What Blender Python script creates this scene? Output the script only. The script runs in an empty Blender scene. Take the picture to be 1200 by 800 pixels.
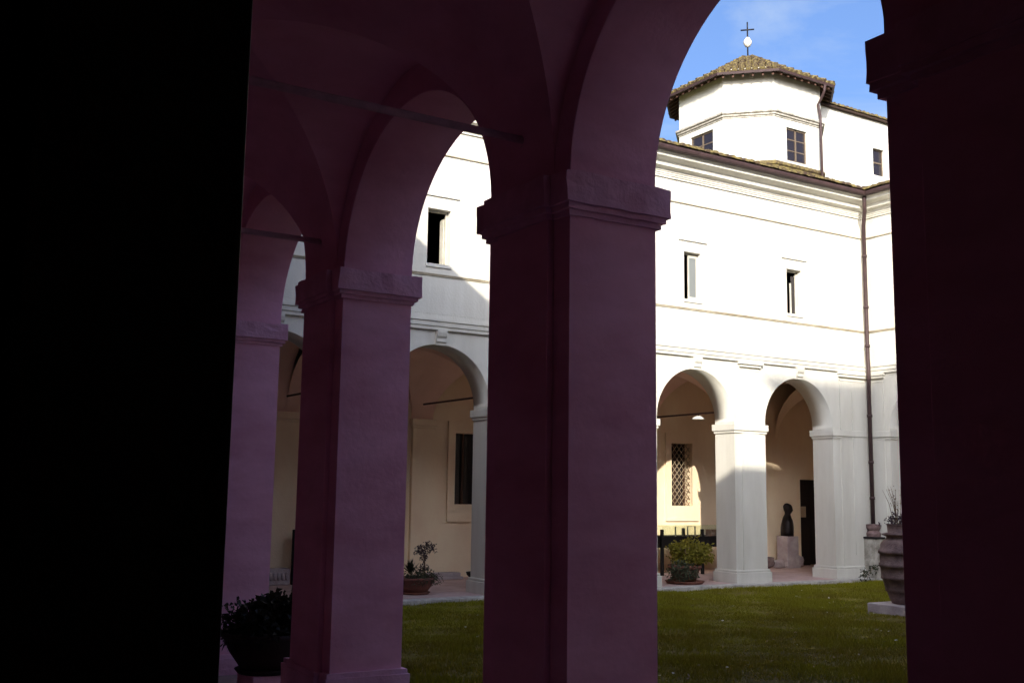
import bpy, bmesh, math, random
import numpy as np
from mathutils import Vector, Matrix, noise

random.seed(7); rng = np.random.default_rng(11)
scn = bpy.context.scene
col = scn.collection
R = math.radians

# ---------------------------------------------------------------- camera
CAM_Z = 1.8
F_PX, YAW, PITCH, ROLL = 1243.27, R(31.888), R(8.003), R(0.8126)
cam = bpy.data.cameras.new("camera"); cam_o = bpy.data.objects.new("camera", cam); col.objects.link(cam_o)
cam.sensor_width = 36.0; cam.lens = 36.0 * F_PX / 1200.0
cam.clip_start = 0.02; cam.clip_end = 3000
fw = Vector((math.sin(YAW)*math.cos(PITCH), math.cos(YAW)*math.cos(PITCH), math.sin(PITCH)))
r0 = Vector((math.cos(YAW), -math.sin(YAW), 0)); u0 = r0.cross(fw)
rt = r0*math.cos(ROLL) + u0*math.sin(ROLL); up = u0*math.cos(ROLL) - r0*math.sin(ROLL)
cam_o.matrix_world = Matrix(((rt.x, up.x, -fw.x, 0), (rt.y, up.y, -fw.y, 0), (rt.z, up.z, -fw.z, CAM_Z), (0, 0, 0, 1)))
scn.camera = cam_o

# ---------------------------------------------------------------- sky, sun, exposure
LDIR = Vector((0.75, 1.0, -0.49)).normalized()
EXPO = 1.64
SKY_STRENGTH = 0.122
w = bpy.data.worlds.new("World"); scn.world = w; w.use_nodes = True
nt = w.node_tree; nt.nodes.clear()
out = nt.nodes.new("ShaderNodeOutputWorld"); bg = nt.nodes.new("ShaderNodeBackground")
sky = nt.nodes.new("ShaderNodeTexSky"); sky.sky_type = 'NISHITA'; sky.sun_disc = False
sky.sun_elevation = math.asin(-LDIR.z); sky.sun_rotation = math.atan2(-LDIR.x, -LDIR.y)
sky.air_density = 0.65; sky.dust_density = 7.0; sky.ozone_density = 5.0
tc = nt.nodes.new("ShaderNodeTexCoord"); mp = nt.nodes.new("ShaderNodeMapping"); mp.inputs['Scale'].default_value = (1.2, 1.2, 3.0)
mp.inputs['Location'].default_value = (0.3, 0.1, 0.0)
nz = nt.nodes.new("ShaderNodeTexNoise"); nz.inputs['Scale'].default_value = 3.0; nz.inputs['Detail'].default_value = 7; nz.inputs['Roughness'].default_value = 0.6
nz.inputs['Distortion'].default_value = 0.6
cr = nt.nodes.new("ShaderNodeValToRGB"); cr.color_ramp.elements[0].position = 0.52; cr.color_ramp.elements[1].position = 1.0
mx = nt.nodes.new("ShaderNodeMix"); mx.data_type = 'RGBA'; mx.inputs[7].default_value = (1.9, 2.2, 2.5, 1)
nt.links.new(tc.outputs['Generated'], mp.inputs['Vector']); nt.links.new(mp.outputs[0], nz.inputs['Vector'])
nt.links.new(nz.outputs['Fac'], cr.inputs[0]); nt.links.new(cr.outputs[0], mx.inputs[0]); nt.links.new(sky.outputs[0], mx.inputs[6])
nt.links.new(mx.outputs[2], bg.inputs[0]); bg.inputs[1].default_value = SKY_STRENGTH
nt.links.new(bg.outputs[0], out.inputs[0])
sun = bpy.data.lights.new("sun", 'SUN'); sun.energy = 2.0; sun.angle = R(0.53); sun.color = (1.0, 0.94, 0.82)
sun_o = bpy.data.objects.new("sun", sun); col.objects.link(sun_o); sun_o.rotation_euler = LDIR.to_track_quat('-Z', 'Y').to_euler()
sun_o.location = (-20, -30, 40)
scn.view_settings.view_transform = 'Standard'; scn.view_settings.look = 'None'
scn.view_settings.exposure = EXPO; scn.view_settings.gamma = 1.0; scn.view_settings.use_curve_mapping = False
scn.render.engine = 'CYCLES'

# ---------------------------------------------------------------- materials
MATS = {}
def mat(name, color, rough=0.85, var=0.12, scale=3.0, bump=0.15, bscale=60.0, color2=None, metal=0.0, spec=0.3, detail=6, stretch=None, ramp=(0.35, 0.7)):
    m = bpy.data.materials.new(name); m.use_nodes = True; n = m.node_tree; b = n.nodes['Principled BSDF']
    b.inputs['Roughness'].default_value = rough; b.inputs['Metallic'].default_value = metal; b.inputs['Specular IOR Level'].default_value = spec
    t = n.nodes.new("ShaderNodeTexCoord"); g = n.nodes.new("ShaderNodeNewGeometry")
    mpn = n.nodes.new("ShaderNodeMapping"); n.links.new(g.outputs['Position'], mpn.inputs[0])
    if stretch: mpn.inputs['Scale'].default_value = stretch
    a = n.nodes.new("ShaderNodeTexNoise"); a.inputs['Scale'].default_value = scale; a.inputs['Detail'].default_value = detail; a.inputs['Roughness'].default_value = 0.62
    n.links.new(mpn.outputs[0], a.inputs['Vector'])
    r = n.nodes.new("ShaderNodeValToRGB")
    c2 = color2 if color2 else tuple(max(0, c*(1-var*2)) for c in color)
    r.color_ramp.elements[0].color = (*c2, 1); r.color_ramp.elements[1].color = (*color, 1)
    r.color_ramp.elements[0].position = ramp[0]; r.color_ramp.elements[1].position = ramp[1]
    n.links.new(a.outputs['Fac'], r.inputs[0]); n.links.new(r.outputs[0], b.inputs['Base Color'])
    if bump:
        q = n.nodes.new("ShaderNodeTexNoise"); q.inputs['Scale'].default_value = bscale; q.inputs['Detail'].default_value = 5
        n.links.new(g.outputs['Position'], q.inputs['Vector'])
        bp = n.nodes.new("ShaderNodeBump"); bp.inputs['Strength'].default_value = bump; bp.inputs['Distance'].default_value = 0.02
        n.links.new(q.outputs['Fac'], bp.inputs['Height']); n.links.new(bp.outputs[0], b.inputs['Normal'])
    MATS[name] = m; return m
mat('bounce_white', (0.85, 0.84, 0.80), 0.9, scale=1.1, bump=0.1, var=0.04)  # whiter than the seen walls, so unseen facades bounce light onto the piers
mat('white_plaster', (0.68, 0.655, 0.58), 0.9, scale=1.3, color2=(0.57, 0.54, 0.465), bump=0.12, bscale=25, stretch=(1.6, 1.6, 0.3))
mat('cream_plaster', (0.90, 0.74, 0.52), 0.9, scale=1.3, color2=(0.82, 0.62, 0.42), bump=0.2, bscale=25, stretch=(1, 1, 0.5))
mat('shade_pink_plaster', (0.90, 0.62, 0.50), 0.9, scale=1.3, color2=(0.82, 0.54, 0.42), bump=0.1, bscale=25)  # vault plaster reddened: the tint of its shade is put into the colour
mat('shade_mauve_plaster', (0.92, 0.50, 0.66), 0.9, scale=1.7, color2=(0.72, 0.33, 0.44), bump=0.16, bscale=22, ramp=(0.3, 0.68), stretch=(0.7, 0.7, 1.8))  # white plaster with the mauve tint of its shade put into the colour
mat('shade_mauve_stone', (0.90, 0.54, 0.70), 0.9, scale=4, color2=(0.70, 0.36, 0.48), bump=0.3, bscale=35)  # same mauve shade tint put into the stone colour
mat('kerb_stone', (0.62, 0.58, 0.52), 0.85, scale=6, color2=(0.33, 0.30, 0.27), bump=0.4, bscale=40)
mat('marble', (0.55, 0.47, 0.46), 0.7, scale=4, color2=(0.36, 0.28, 0.28), bump=0.4, bscale=30)
mat('weathered_stone', (0.50, 0.46, 0.40), 0.9, scale=7, color2=(0.22, 0.20, 0.16), bump=0.6, bscale=30)
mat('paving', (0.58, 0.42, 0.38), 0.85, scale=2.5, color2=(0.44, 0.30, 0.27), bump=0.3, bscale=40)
mat('roof_tile', (0.20, 0.155, 0.055), 0.95, scale=7, color2=(0.055, 0.033, 0.023), bump=0.8, bscale=30, ramp=(0.4, 0.62))
mat('roof_pan', (0.05, 0.030, 0.022), 0.95, scale=4, bump=0.4)
mat('gutter_metal', (0.065, 0.036, 0.034), 0.6, scale=5, color2=(0.04, 0.022, 0.022), bump=0.1)
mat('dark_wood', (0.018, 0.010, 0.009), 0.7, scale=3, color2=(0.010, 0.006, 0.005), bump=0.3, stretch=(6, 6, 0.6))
mat('timber', (0.09, 0.045, 0.03), 0.8, scale=3, bump=0.3, stretch=(6, 6, 0.6))
mat('window_wood', (0.15, 0.11, 0.075), 0.7, scale=5, bump=0.2)
mat('pale_wood', (0.62, 0.58, 0.48), 0.7, scale=5, bump=0.2)
mat('iron', (0.020, 0.017, 0.018), 0.6, scale=20, bump=0.2, metal=0.4)
mat('shade_mauve_iron', (0.75, 0.48, 0.58), 0.7, scale=14, bump=0.2)  # same mauve shade tint put into the iron colour
mat('rusty_iron', (0.13, 0.07, 0.06), 0.7, scale=14, bump=0.2)
mat('bare_iron', (0.34, 0.26, 0.17), 0.6, scale=20, bump=0.2)
mat('bronze', (0.020, 0.015, 0.015), 0.45, scale=9, bump=0.3, metal=0.6)
mat('terracotta', (0.26, 0.10, 0.065), 0.9, scale=6, color2=(0.14, 0.06, 0.045), bump=0.4, bscale=45)
mat('old_terracotta', (0.25, 0.165, 0.15), 0.9, scale=7, color2=(0.12, 0.075, 0.07), bump=0.5, bscale=40)
mat('dark_glaze', (0.030, 0.016, 0.014), 0.7, scale=6, bump=0.3)
mat('dark_plaster', (0.26, 0.10, 0.12), 0.9, scale=2, bump=0.2)  # darkened so the unseen back wall and corner ceiling bounce little light
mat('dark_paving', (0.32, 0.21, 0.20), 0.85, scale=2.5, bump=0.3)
mat('shadow_line_plaster', (0.50, 0.44, 0.33), 0.9, scale=3, color2=(0.30, 0.25, 0.17), bump=0.3)  # thin mouldings: their underside shadow lines are put into the colour
mat('soil', (0.03, 0.02, 0.014), 0.95, bump=0.6)
mat('lawn_soil', (0.17, 0.14, 0.018), 0.95, scale=0.9, color2=(0.085, 0.06, 0.014), bump=0.6, bscale=30)
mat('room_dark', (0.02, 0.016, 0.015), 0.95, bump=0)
mat('paper', (0.55, 0.42, 0.28), 0.9, bump=0)
mat('white_enamel', (0.85, 0.85, 0.82), 0.4, bump=0, var=0.03)
mat('gilt_ball', (0.75, 0.70, 0.62), 0.5, scale=8, bump=0.1)
def leafmat(name, c1, c2, scale=18.0, trans=0.25):
    m = mat(name, c1, 0.6, color2=c2, scale=scale, bump=0, detail=2)
    n = m.node_tree; b = n.nodes['Principled BSDF']; o = [x for x in n.nodes if x.type == 'OUTPUT_MATERIAL'][0]
    t = n.nodes.new("ShaderNodeBsdfTranslucent"); t.inputs[0].default_value = (*[min(1, c*1.5) for c in c1], 1)
    k = n.nodes.new("ShaderNodeMixShader"); k.inputs[0].default_value = trans
    n.links.new(b.outputs[0], k.inputs[1]); n.links.new(t.outputs[0], k.inputs[2]); n.links.new(k.outputs[0], o.inputs[0])
    return m
leafmat('leaf_yellow', (0.30, 0.26, 0.030), (0.10, 0.09, 0.016), scale=26)
leafmat('leaf_dark', (0.045, 0.050, 0.022), (0.022, 0.022, 0.012))
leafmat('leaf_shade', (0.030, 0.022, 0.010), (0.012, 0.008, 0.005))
leafmat('leaf_grey', (0.085, 0.100, 0.050), (0.045, 0.045, 0.030))
leafmat('leaf_purple', (0.075, 0.045, 0.055), (0.035, 0.025, 0.030))
leafmat('twig', (0.22, 0.15, 0.09), (0.12, 0.08, 0.05))
leafmat('grass_blade', (0.210, 0.200, 0.008), (0.135, 0.082, 0.010), scale=0.8)
def browned(name):  # browner towards the near wing, greener towards the far one
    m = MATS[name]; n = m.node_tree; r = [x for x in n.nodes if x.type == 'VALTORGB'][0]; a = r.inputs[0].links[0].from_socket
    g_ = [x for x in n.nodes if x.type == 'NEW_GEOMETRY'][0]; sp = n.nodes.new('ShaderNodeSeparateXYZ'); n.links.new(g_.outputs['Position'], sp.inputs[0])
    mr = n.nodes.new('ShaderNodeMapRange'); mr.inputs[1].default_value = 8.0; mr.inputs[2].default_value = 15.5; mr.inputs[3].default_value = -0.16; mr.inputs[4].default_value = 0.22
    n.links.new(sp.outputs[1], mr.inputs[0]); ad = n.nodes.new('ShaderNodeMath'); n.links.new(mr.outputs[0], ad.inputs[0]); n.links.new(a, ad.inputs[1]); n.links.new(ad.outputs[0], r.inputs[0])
browned('grass_blade'); browned('lawn_soil')
leafmat('petal', (0.75, 0.74, 0.66), (0.6, 0.58, 0.5))
def glassmat(name, tint, rough=0.05):
    m = bpy.data.materials.new(name); m.use_nodes = True; b = m.node_tree.nodes['Principled BSDF']
    b.inputs['Base Color'].default_value = (*tint, 1); b.inputs['Roughness'].default_value = rough; b.inputs['Specular IOR Level'].default_value = 0.6
    MATS[name] = m
glassmat('dusty_glass', (0.018, 0.013, 0.015), 0.25)
glassmat('pale_glass', (0.17, 0.18, 0.175), 0.3)
m = bpy.data.materials.new('clear_glass'); m.use_nodes = True; n = m.node_tree; b = n.nodes['Principled BSDF']
o = [x for x in n.nodes if x.type == 'OUTPUT_MATERIAL'][0]; tr = n.nodes.new("ShaderNodeBsdfTransparent"); tr.inputs[0].default_value = (0.93, 0.96, 0.90, 1)
gl = n.nodes.new("ShaderNodeBsdfGlossy"); gl.inputs['Roughness'].default_value = 0.03
k = n.nodes.new("ShaderNodeMixShader"); k.inputs[0].default_value = 0.08
n.links.new(tr.outputs[0], k.inputs[1]); n.links.new(gl.outputs[0], k.inputs[2]); n.links.new(k.outputs[0], o.inputs[0]); MATS['clear_glass'] = m

# ---------------------------------------------------------------- helpers
def tag(o, label=None, cat=None, group=None, kind=None):
    if label: o['label'] = label
    if cat: o['category'] = cat
    if group: o['group'] = group
    if kind: o['kind'] = kind
    return o
def thing(name, loc, label, cat, group=None):
    o = bpy.data.objects.new(name, None); col.objects.link(o); o.location = loc; o.empty_display_size = 0.2
    o['origin'] = list(loc); del o['origin']
    ORG[o.name] = Vector(loc); return tag(o, label, cat, group)
ORG = {}
ID = lambda p: p
class MB:
    def __init__(s, T=ID): s.v = []; s.f = []; s.T = T; s.sm = []
    def add(s, vs, fs, smooth=False):
        n = len(s.v); s.v += [tuple(s.T(p)) for p in vs]; s.f += [tuple(i+n for i in f) for f in fs]; s.sm += [smooth]*len(fs); return s
    def box(s, x0, x1, y0, y1, z0, z1):
        return s.add([(x0,y0,z0),(x1,y0,z0),(x1,y1,z0),(x0,y1,z0),(x0,y0,z1),(x1,y0,z1),(x1,y1,z1),(x0,y1,z1)],
                     [(0,3,2,1),(4,5,6,7),(0,1,5,4),(1,2,6,5),(2,3,7,6),(3,0,4,7)])
    def prism(s, prof, a, b, fn):           # prof: closed 2D outline, fn(p,t)->3D
        n = len(prof); vs = [fn(p, a) for p in prof] + [fn(p, b) for p in prof]
        fs = [(i, (i+1) % n, n+(i+1) % n, n+i) for i in range(n)] + [tuple(range(n))[::-1], tuple(range(n, 2*n))]
        return s.add(vs, fs)
    def tube(s, pts, r, seg=8, smooth=True, cap=True):
        pts = [Vector(p) for p in pts]; rs = r if isinstance(r, (list, tuple)) else [r]*len(pts)
        vs = []; fs = []
        for i, p in enumerate(pts):
            d = (pts[min(i+1, len(pts)-1)] - pts[max(i-1, 0)]).normalized()
            if i == 0:
                a = d.cross(Vector((0, 0, 1)))
                if a.length < 1e-2: a = d.cross(Vector((1, 0, 0)))
            else: a = a - d*a.dot(d)
            a.normalize(); c = d.cross(a)
            for k in range(seg):
                t = 2*math.pi*k/seg; vs.append(tuple(p + (a*math.cos(t) + c*math.sin(t))*rs[i]))
        for i in range(len(pts)-1):
            for k in range(seg): fs.append((i*seg+k, i*seg+(k+1) % seg, (i+1)*seg+(k+1) % seg, (i+1)*seg+k))
        s.add(vs, fs, smooth)
        if cap: s.add([vs[k] for k in range(seg)], [tuple(range(seg))[::-1]]); s.add([vs[(len(pts)-1)*seg+k] for k in range(seg)], [tuple(range(seg))])
        return s
    def lathe(s, prof, c, seg=28, smooth=True, sx=1, sy=1):
        vs = []; fs = []
        for (r, z) in prof:
            for k in range(seg):
                t = 2*math.pi*k/seg; vs.append((c[0]+r*math.cos(t)*sx, c[1]+r*math.sin(t)*sy, c[2]+z))
        for i in range(len(prof)-1):
            for k in range(seg): fs.append((i*seg+k, i*seg+(k+1) % seg, (i+1)*seg+(k+1) % seg, (i+1)*seg+k))
        return s.add(vs, fs, smooth)
    def build(s, name, material, parent=None, fix=True, bevel=0, rough=0, **kw):
        me = bpy.data.meshes.new(name); o0 = ORG.get(root_of(parent), Vector((0,0,0))) if parent else Vector((0,0,0))
        me.from_pydata([tuple(Vector(p)-o0) for p in s.v], [], s.f)
        me.polygons.foreach_set('use_smooth', s.sm)
        if fix:
            bm = bmesh.new(); bm.from_mesh(me); bmesh.ops.remove_doubles(bm, verts=bm.verts, dist=1e-5)
            bmesh.ops.recalc_face_normals(bm, faces=bm.faces); bm.to_mesh(me); bm.free()
        if rough:
            bm = bmesh.new(); bm.from_mesh(me)
            for _ in range(3):
                ed = [e for e in bm.edges if e.calc_length() > .07]
                if ed: bmesh.ops.subdivide_edges(bm, edges=ed, cuts=1, use_grid_fill=True)
            for v in bm.verts:
                p = v.co*9 + Vector(s.v[0])
                v.co += rough*Vector((noise.noise(p), noise.noise(p+Vector((7, 3, 1))), .7*noise.noise(p+Vector((2, 9, 5)))))
                if noise.noise(v.co*4.3) > .42: v.co += rough*1.2*Vector((noise.noise(p*2.1), noise.noise(p*2.3), -.6))
            bm.to_mesh(me); bm.free()
        me.materials.append(MATS[material])
        ob = bpy.data.objects.new(name, me); col.objects.link(ob); ob.parent = parent
        if bevel:
            bv = ob.modifiers.new('bevel', 'BEVEL'); bv.width = bevel; bv.segments = 2; bv.limit_method = 'ANGLE'; bv.angle_limit = R(40)
        tag(ob, **kw); return ob
def root_of(o):
    while o.parent: o = o.parent
    return o.name

def arcade(mb, u0, u1, arches, zs, r, rise, z0, z1, t, stilt=0.0, N=36):
    """solid wall (v=0 outer face, v=-t inner face) with arched openings; arches = list of centre u"""
    x = u0
    segs = []
    for c, rr in arches: segs.append((x, c-rr, c, rr)); x = c+rr
    for (a, b_, c, rr) in segs + [(x, u1, None, None)]:
        for v, flip in ((0, 0), (-t, 1)):
            q = [(a, v, z0), (b_, v, z0), (b_, v, z1), (a, v, z1)]; mb.add(q, [(0,1,2,3) if not flip else (3,2,1,0)])
        if c is None: continue
        pts = [(c-rr, z0), (c-rr, zs)] + [(c - rr*math.cos(math.pi*i/N), zs+stilt+rise*math.sin(math.pi*i/N)) for i in range(N+1)] + [(c+rr, zs), (c+rr, z0)]
        for i in range(len(pts)-1):
            (p0, q0), (p1, q1) = pts[i], pts[i+1]
            mb.add([(p0,0,q0),(p1,0,q1),(p1,-t,q1),(p0,-t,q0)], [(0,1,2,3)], smooth=(2 <= i < len(pts)-3))
            if abs(p1-p0) > 1e-6:
                for v in (0, -t): mb.add([(p0,v,q0),(p1,v,q1),(p1,v,z1),(p0,v,z1)], [(0,1,2,3) if v == 0 else (3,2,1,0)])
    mb.add([(u0,0,z1),(u1,0,z1),(u1,-t,z1),(u0,-t,z1)], [(0,1,2,3)])
    for u in (u0, u1): mb.add([(u,0,z0),(u,0,z1),(u,-t,z1),(u,-t,z0)], [(0,1,2,3)])
    return mb
def holed(mb, u0, u1, z0, z1, v0, v1, holes):
    """wall slab between v0 and v1 with rectangular holes (a,b,c,d) = u range, z range"""
    us = sorted({u0, u1, *[h[0] for h in holes], *[h[1] for h in holes]}); zs = sorted({z0, z1, *[h[2] for h in holes], *[h[3] for h in holes]})
    solid = lambda i, j: 0 <= i < len(us)-1 and 0 <= j < len(zs)-1 and not any(h[0] < (us[i]+us[i+1])/2 < h[1] and h[2] < (zs[j]+zs[j+1])/2 < h[3] for h in holes)
    for i in range(len(us)-1):
        for j in range(len(zs)-1):
            if not solid(i, j): continue
            a, b_, c, d = us[i], us[i+1], zs[j], zs[j+1]
            mb.add([(a,v0,c),(b_,v0,c),(b_,v0,d),(a,v0,d)], [(0,1,2,3)]); mb.add([(a,v1,c),(b_,v1,c),(b_,v1,d),(a,v1,d)], [(3,2,1,0)])
            if not solid(i-1, j): mb.add([(a,v0,c),(a,v1,c),(a,v1,d),(a,v0,d)], [(0,1,2,3)])
            if not solid(i+1, j): mb.add([(b_,v0,c),(b_,v1,c),(b_,v1,d),(b_,v0,d)], [(3,2,1,0)])
            if not solid(i, j-1): mb.add([(a,v0,c),(b_,v0,c),(b_,v1,c),(a,v1,c)], [(0,1,2,3)])
            if not solid(i, j+1): mb.add([(a,v0,d),(b_,v0,d),(b_,v1,d),(a,v1,d)], [(3,2,1,0)])
    return mb
def vault_bay(mb, ua, ub, va, vb, zs, pil, NU=28, NV=14, back=True):
    """groined bay between piers at ua and ub across the walkway va..vb"""
    uc = (ua+ub)/2; hu = (ub-ua)/2 - pil/2; W = abs(vb-va)/2; vc = (va+vb)/2; Rl = min(hu, W*1.05); Rm = Rl*1.012
    def zc(u): k = (u-uc)/hu; return Rl*math.sqrt(max(0, 1-k*k)) if abs(k) < 1 else 0.0
    us = [ua] + [uc - hu*math.cos(math.pi*i/NU) for i in range(NU+1)] + [ub]
    rows = []
    for u in us:
        z = zc(u); vg = W*math.sqrt(max(0, 1-(z/Rm)**2)); rows.append((u, z, vg))
    sb = 1 if vb > va else -1
    for s in (-1, 1):
        if s == sb and not back: continue
        vs = []; fs = []
        for (u, z, vg) in rows:
            vs += [(u, vc+s*W, zs+z), (u, vc+s*vg, zs+z)]
        for i in range(len(rows)-1): fs.append((2*i, 2*i+1, 2*i+3, 2*i+2))
        mb.add(vs, fs, True)
    vs = []; fs = []
    for (u, z, vg) in rows:
        a0 = math.asin(min(1, vg/W))
        for j in range(NV+1):
            lo, hi = (-a0, a0) if back else ((-a0, math.pi/2) if sb > 0 else (-math.pi/2, a0))
            a = lo + (hi-lo)*j/NV; vs.append((u, vc+W*math.sin(a), zs+Rm*math.cos(a)))
    for i in range(len(rows)-1):
        for j in range(NV): fs.append((i*(NV+1)+j, i*(NV+1)+j+1, (i+1)*(NV+1)+j+1, (i+1)*(NV+1)+j))
    mb.add(vs, fs, True); return mb
def tile_rows(mb, u_list, v_of, zf, rows, step=0.34, w=0.17, h=0.062):
    """barrel tiles: u across, slope distance up from the eave; v_of(u,k)->start offset; zf(u,s)->3D point & axes"""
    for u in u_list:
        s0 = v_of(u)
        if s0 is None: continue
        k0 = int(s0/step)
        for k in range(k0, rows):
            sA = max(k*step-0.03, s0); sB = (k+1)*step+0.05
            du = random.uniform(-.012, .012); dh = random.uniform(-.008, .012); sl = random.uniform(-.02, .02)
            vs = []; n = 5
            for (ss, ww, lift) in ((sA+sl, w*0.56, 0.022), (sB, w*0.44, 0.0)):
                for i in range(n+1):
                    a = math.pi*i/n; vs.append(zf(u+du+ww*math.cos(a), ss, dh+lift+h*math.sin(a)))
            vs += [zf(u+du-w*0.56*.75, sA+sl, dh), zf(u+du+w*0.56*.75, sA+sl, dh)]
            mb.add(vs, [(i, i+1, n+2+i, n+1+i) for i in range(n)], False)
            mb.add(vs[:n+1], [tuple(range(n+1))], False)
def leaves(mb, pts, size, droop=0.2, aspect=0.45, up=None):
    for p in pts:
        p = Vector(p); d = Vector(rng.normal(size=3)).normalized()
        if up is not None: d = (d + Vector((0,0,up))).normalized()
        q = d.cross(Vector(rng.normal(size=3))).normalized(); L = size*random.uniform(.6, 1.3); Wd = L*aspect*0.5
        nrm = d.cross(q); mid = p + d*L*.5 + nrm*L*.12; tip = p + d*L - Vector((0,0,droop*L))
        mb.add([p, mid+q*Wd, tip, mid-q*Wd], [(0,1,2),(0,2,3)])
    return mb

# ---------------------------------------------------------------- dimensions
YB, XC, XA, YD, TH = 16.31, 19.81, 3.71, 1.14, 0.58     # court faces of the four wings, wall thickness
YBW, XCW, XAW, YDW = 19.8, 23.3, 0.25, -2.35            # back walls of the four walks
TB = lambda p: (p[0], YB-p[1], p[2])
TC_ = lambda p: (XC-p[1], p[0], p[2])
TA = lambda p: (XA+p[1], p[0], p[2])
TD = lambda p: (p[0], YD+p[1], p[2])
ZB, RB = 3.25, 1.04
keysB = [8.66+2.964*k for k in range(-1, 4)]            # 5.70 ... 17.55
ZA = 3.47

# ---------------------------------------------------------------- ground
g = MB(); g.add([(-400,-400,-0.35),(400,-400,-0.35),(400,400,-0.35),(-400,400,-0.35)], [(0,1,2,3)]); g.build('ground', 'lawn_soil', fix=False, kind='structure')
NXg, NYg = 40, 36
lx = np.linspace(XA-0.1, XC+0.1, NXg); ly = np.linspace(YD-0.1, YB+0.1, NYg)
def lawn_z(x, y): return -0.075 + 0.018*math.sin(x*1.3+0.4)*math.cos(y*1.1) + 0.012*math.sin(x*3.1+y*2.3)
mb = MB(); mb.add([(x, y, lawn_z(x, y)) for y in ly for x in lx], [(j*NXg+i, j*NXg+i+1, (j+1)*NXg+i+1, (j+1)*NXg+i) for j in range(NYg-1) for i in range(NXg-1)], True)
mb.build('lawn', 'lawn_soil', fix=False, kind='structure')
# walks (floors) and kerbs round the lawn
mb = MB(); mb.box(XAW-.6, XCW, YB-.02, YBW, -.3, -.004); mb.build('walk_far', 'paving', kind='structure')
mb = MB(); mb.box(XC-.02, XCW, YDW, YB-.021, -.3, -.005); mb.build('walk_right', 'paving', kind='structure')
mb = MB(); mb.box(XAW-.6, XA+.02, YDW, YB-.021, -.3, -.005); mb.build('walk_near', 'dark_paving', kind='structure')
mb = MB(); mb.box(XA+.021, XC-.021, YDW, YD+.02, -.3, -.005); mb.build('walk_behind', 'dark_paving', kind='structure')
def kerb_run(name, T, u0, u1, n):
    k = MB(T); k.box(u0, u1, 0.0, .30, -.3, -.02); k0 = k.build(name, 'kerb_stone', kind='structure')
    L = (u1-u0)/n
    for i in range(n):
        q = MB(T); dz = random.uniform(-.006, .004)
        q.box(u0+i*L+.004, u0+(i+1)*L-.004, .021, .31+random.uniform(-.01,.01), -.2, 0.0+dz); q.build('kerbstone', 'kerb_stone', k0, bevel=0.012)
kerb_run('kerb_far', TB, XA+.31, XC-.31, 16); kerb_run('kerb_right', TC_, YD+.31, YB-.31, 14); kerb_run('kerb_near', TA, YD+.31, YB-.31, 14)

# ---------------------------------------------------------------- wings
CORN = [(0,8.215),(.04,8.215),(.04,8.245),(.058,8.255),(.058,8.275),(.076,8.29),(.076,8.315),(.094,8.325),(.094,8.35),(.11,8.37),(.21,8.395),(.21,8.475),(.225,8.485),(.25,8.49),(.30,8.51),(.34,8.53),(.385,8.535),(.385,8.60),(.41,8.61),(.41,8.63),(0,8.63)]
def cornice(T, u0, u1, root, material, dz=0, mitre0=0, mitre1=0):
    mb = MB(T); n = len(CORN)
    vs = [(u0+mitre0*d, d, z+dz) for d, z in CORN] + [(u1-mitre1*d, d, z+dz) for d, z in CORN]
    mb.add(vs, [(i, (i+1) % n, n+(i+1) % n, n+i) for i in range(n)] + [tuple(range(n))[::-1], tuple(range(n, 2*n))]); return mb.build('cornice', material, root)
def moulding(T, u0, u1, prof, root, name, material, mitre0=0, mitre1=0):
    mb = MB(T); n = len(prof)
    vs = [(u0+mitre0*d, d, z) for d, z in prof] + [(u1-mitre1*d, d, z) for d, z in prof]
    mb.add(vs, [(i, (i+1) % n, n+(i+1) % n, n+i) for i in range(n)] + [tuple(range(n))[::-1], tuple(range(n, 2*n))]); return mb.build(name, material, root)
STRING = [(-.02,4.565),(.055,4.565),(.055,4.62),(.075,4.63),(.075,4.70),(.095,4.715),(.095,4.75),(-.02,4.765)]
SILL = [(-.01,5.52),(.022,5.52),(.022,5.542),(.034,5.546),(.034,5.562),(-.01,5.566)]
ASTR = [(-.01,7.735),(.035,7.738),(.035,7.758),(-.01,7.762)]
def roof(T, u0, u1, root, eave_v, eave_z, depth, pitch, mitre0, mitre1, tiles=(0, 0), dz=0):
    """single slope with hip or valley ends, then a back slope; v positive towards the court"""
    tp = math.tan(pitch); L = depth
    P = lambda u, s, h: (u, eave_v - s, eave_z + s*tp + h)
    mb = MB(T); m0, m1 = mitre0, mitre1
    top = [P(u0, 0, 0), P(u1, 0, 0), P(u1+m1*L, L, 0), P(u0-m0*L, L, 0)]; bot = [(a, b_, c-.07) for a, b_, c in top]
    mb.add(top+bot, [(0,1,2,3),(7,6,5,4),(0,4,5,1),(1,5,6,2),(2,6,7,3),(3,7,4,0)])
    back = [P(u0-m0*L, L, 0), P(u1+m1*L, L, 0), (u1+m1*L, eave_v-2*L, eave_z), (u0-m0*L, eave_v-2*L, eave_z)]; bb = [(a, b_, c-.07) for a, b_, c in back]
    mb.add(back+bb, [(0,1,2,3),(7,6,5,4),(0,4,5,1),(1,5,6,2),(2,6,7,3),(3,7,4,0)])
    r = mb.build('roof', 'roof_pan', root)
    if tiles[1] > tiles[0]:
        tb = MB(T); us = np.arange(tiles[0], tiles[1], 0.175)
        tile_rows(tb, us, lambda u: 0.0 if u0 <= u <= u1 else ((u-u1) if u > u1 else (u0-u)), lambda u, s, h: P(u, s-.10, h+.045), int(L/.34))
        tb.build('tiles', 'roof_tile', r, fix=False, kind='stuff')
    return r
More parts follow.
